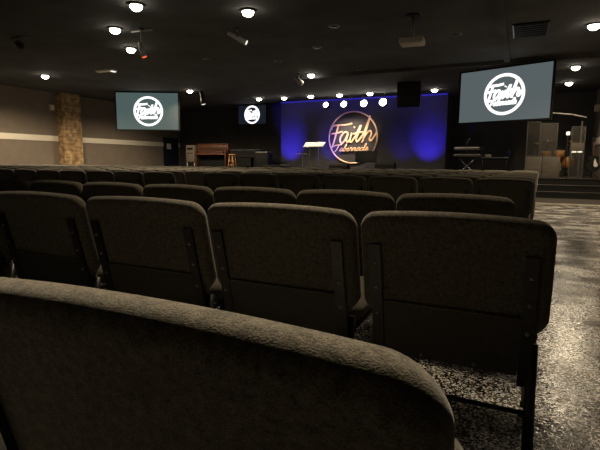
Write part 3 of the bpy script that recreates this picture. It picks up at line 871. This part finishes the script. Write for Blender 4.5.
t = thing('drum_kit', 'amber drum kit with bronze cymbals inside the clear booth', 'drum kit', (BX+.85, 18.35, STAGE))
RX = Matrix.Rotation(PI/2, 4, 'X')
b_ = MB().lathe([(.28, -.2), (.28, .2)], 28, Matrix.Translation((0, 0, .29)) @ RX).build('bass_drum', M['drum'], t)
MB().lathe([(.27, .205), (.29, .20), (.29, .225), (.27, .225)], 28, Matrix.Translation((0, 0, .29)) @ RX).build('hoop', M['chrome'], b_)
for x, y, z, r_, h_ in ((-.2, .05, .66, .15, .22), (.2, .05, .66, .16, .24), (.48, .25, .30, .2, .38), (-.45, .25, .45, .18, .16)):
    d_ = MB().lathe([(r_, 0), (r_, h_), (r_-.01, h_+.004), (0, h_+.004)], 24, Matrix.Translation((x, y, z))).build('tom_drum', M['drum'], t)
    MB().lathe([(r_+.008, h_-.02), (r_+.008, h_+.008), (r_-.006, h_+.008)], 24, Matrix.Translation((x, y, z))).build('hoop', M['chrome'], d_)
    MB().tube([(x, y, 0), (x, y, z)], .015).build('drum_leg', M['chrome'], t)
for x, y, z, r_ in ((-.55, .1, 1.15, .2), (.55, .05, 1.2, .22), (-.2, .5, 1.25, .18)):
    c_ = MB().tube([(x, y, 0), (x, y, z)], .011).build('cymbal_stand', M['chrome'], t)
    MB().lathe([(r_, 0), (r_*.5, .012), (.04, .02), (.025, .035), (0, .038)], 24, Matrix.Translation((x, y, z)) @ Matrix.Rotation(R(12), 4, 'X')).build('cymbal', M['brass'], c_)
t = thing('booth_glint', 'small glowing box for a white reflection in the middle of the drum booth', 'lamp', (BX+1.20, 17.55, STAGE))  # glowing box painted in for a reflection; its pole and base are made up
MB().lathe([(.11, 0), (.11, .02), (.015, .03)], 16).build('base', M['blackmet'], t)
MB().tube([(0, 0, .02), (0, 0, 1.36)], .012).build('pole', M['blackmet'], t)
MB().box((-.05, -.05, 1.36), (.05, .05, 1.47), .015).build('glint_box', M['glintglow'], t)
t = thing('panel_glint', 'low glowing bars for a white reflection behind the tall clear booth panel', 'lamp', (BX+1.50, 17.6, STAGE))  # glowing bars imitate booth reflections, on an invented stand
MB().lathe([(.11, 0), (.11, .02), (.015, .03)], 16).build('base', M['blackmet'], t)
MB().tube([(0, 0, .02), (0, 0, .80)], .012).build('pole', M['blackmet'], t)
for x0 in (-.15, .01): MB().box((x0, -.03, .80), (x0+.13, .03, .85), .01).build('glint_bar', M['glintglow'], t)

# guitar on a stand
t = thing('guitar_stand', 'black tubular stand holding the black guitar', 'stand', (1.98, 17.0, STAGE))
MB().tube([(0, .14, .02), (0, .06, .62)], .013).build('pole', M['blackmet'], t)
for s in (-1, 1):
    MB().tube([(0, .12, .16), (s*.18, -.16, .016)], .012).build('foot', M['blackmet'], t)
    MB().tube([(0, .10, .26), (s*.09, -.02, .2), (s*.09, -.1, .2)], .01).build('cradle_arm', M['blackmet'], t)
MB().tube([(0, .14, .02), (0, .24, .016)], .012).build('foot', M['blackmet'], t)
t = thing('guitar', 'black guitar with white pickguard leaning on its stand at far right', 'guitar', (1.98, 16.96, STAGE+.215)); t.rotation_euler = (R(-10), 0, R(8))
pts = [(0, 0), (.14, .03), (.19, .14), (.15, .25), (.12, .31), (.15, .40), (.11, .47), (.03, .48), (-.03, .48), (-.11, .47), (-.15, .40), (-.12, .31), (-.15, .25), (-.19, .14), (-.14, .03)]
ol = [(v.x, v.y) for v in catmull([(a, b, 0) for a, b in pts], 4, True)]
gb = MB().prism(ol, 'y', -.04, .05).build('body', M['blackplast'], t)
pg = [(.01, .16), (.09, .13), (.12, .20), (.08, .28), (.05, .38), (.02, .34)]
MB().prism([(v.x, v.y) for v in catmull([(a, b, 0) for a, b in pg], 4, True)], 'y', -.048, -.041).build('pickguard', M['white'], gb)
MB().box((-.025, -.05, .46), (.025, -.02, .92), .006).build('neck', M['organdark'], t)
MB().box((-.04, -.045, .92), (.04, -.02, 1.06), .008).build('headstock', M['blackplast'], t)

# ------------------------------------------------------------------ camera and world
cam = bpy.data.cameras.new('camera'); co = bpy.data.objects.new('camera', cam); COL.objects.link(co)
cam.sensor_fit = 'HORIZONTAL'; cam.sensor_width = 36; cam.lens = 36*465/600; cam.clip_start = .02
yaw, pit, rol = R(25.3), R(7.7), R(.42)
F = Vector((-math.sin(yaw)*math.cos(pit), math.cos(yaw)*math.cos(pit), -math.sin(pit)))
Rt = Vector((math.cos(yaw), math.sin(yaw), 0)); U = Rt.cross(F)
R2 = Rt*math.cos(rol)+U*math.sin(rol); U2 = R2.cross(F)
mat = Matrix((R2, U2, -F)).transposed().to_4x4(); mat.translation = (0, 0, 1.0)
co.matrix_world = mat
S.camera = co

w = bpy.data.worlds.new('hall_dark'); S.world = w; w.use_nodes = True
bg = w.node_tree.nodes['Background']; bg.inputs[0].default_value = (.010, .009, .008, 1); bg.inputs[1].default_value = .3
S.view_settings.view_transform = 'Standard'; S.view_settings.look = 'None'
S.view_settings.exposure = 0; S.view_settings.gamma = 1
S.view_settings.use_curve_mapping = False
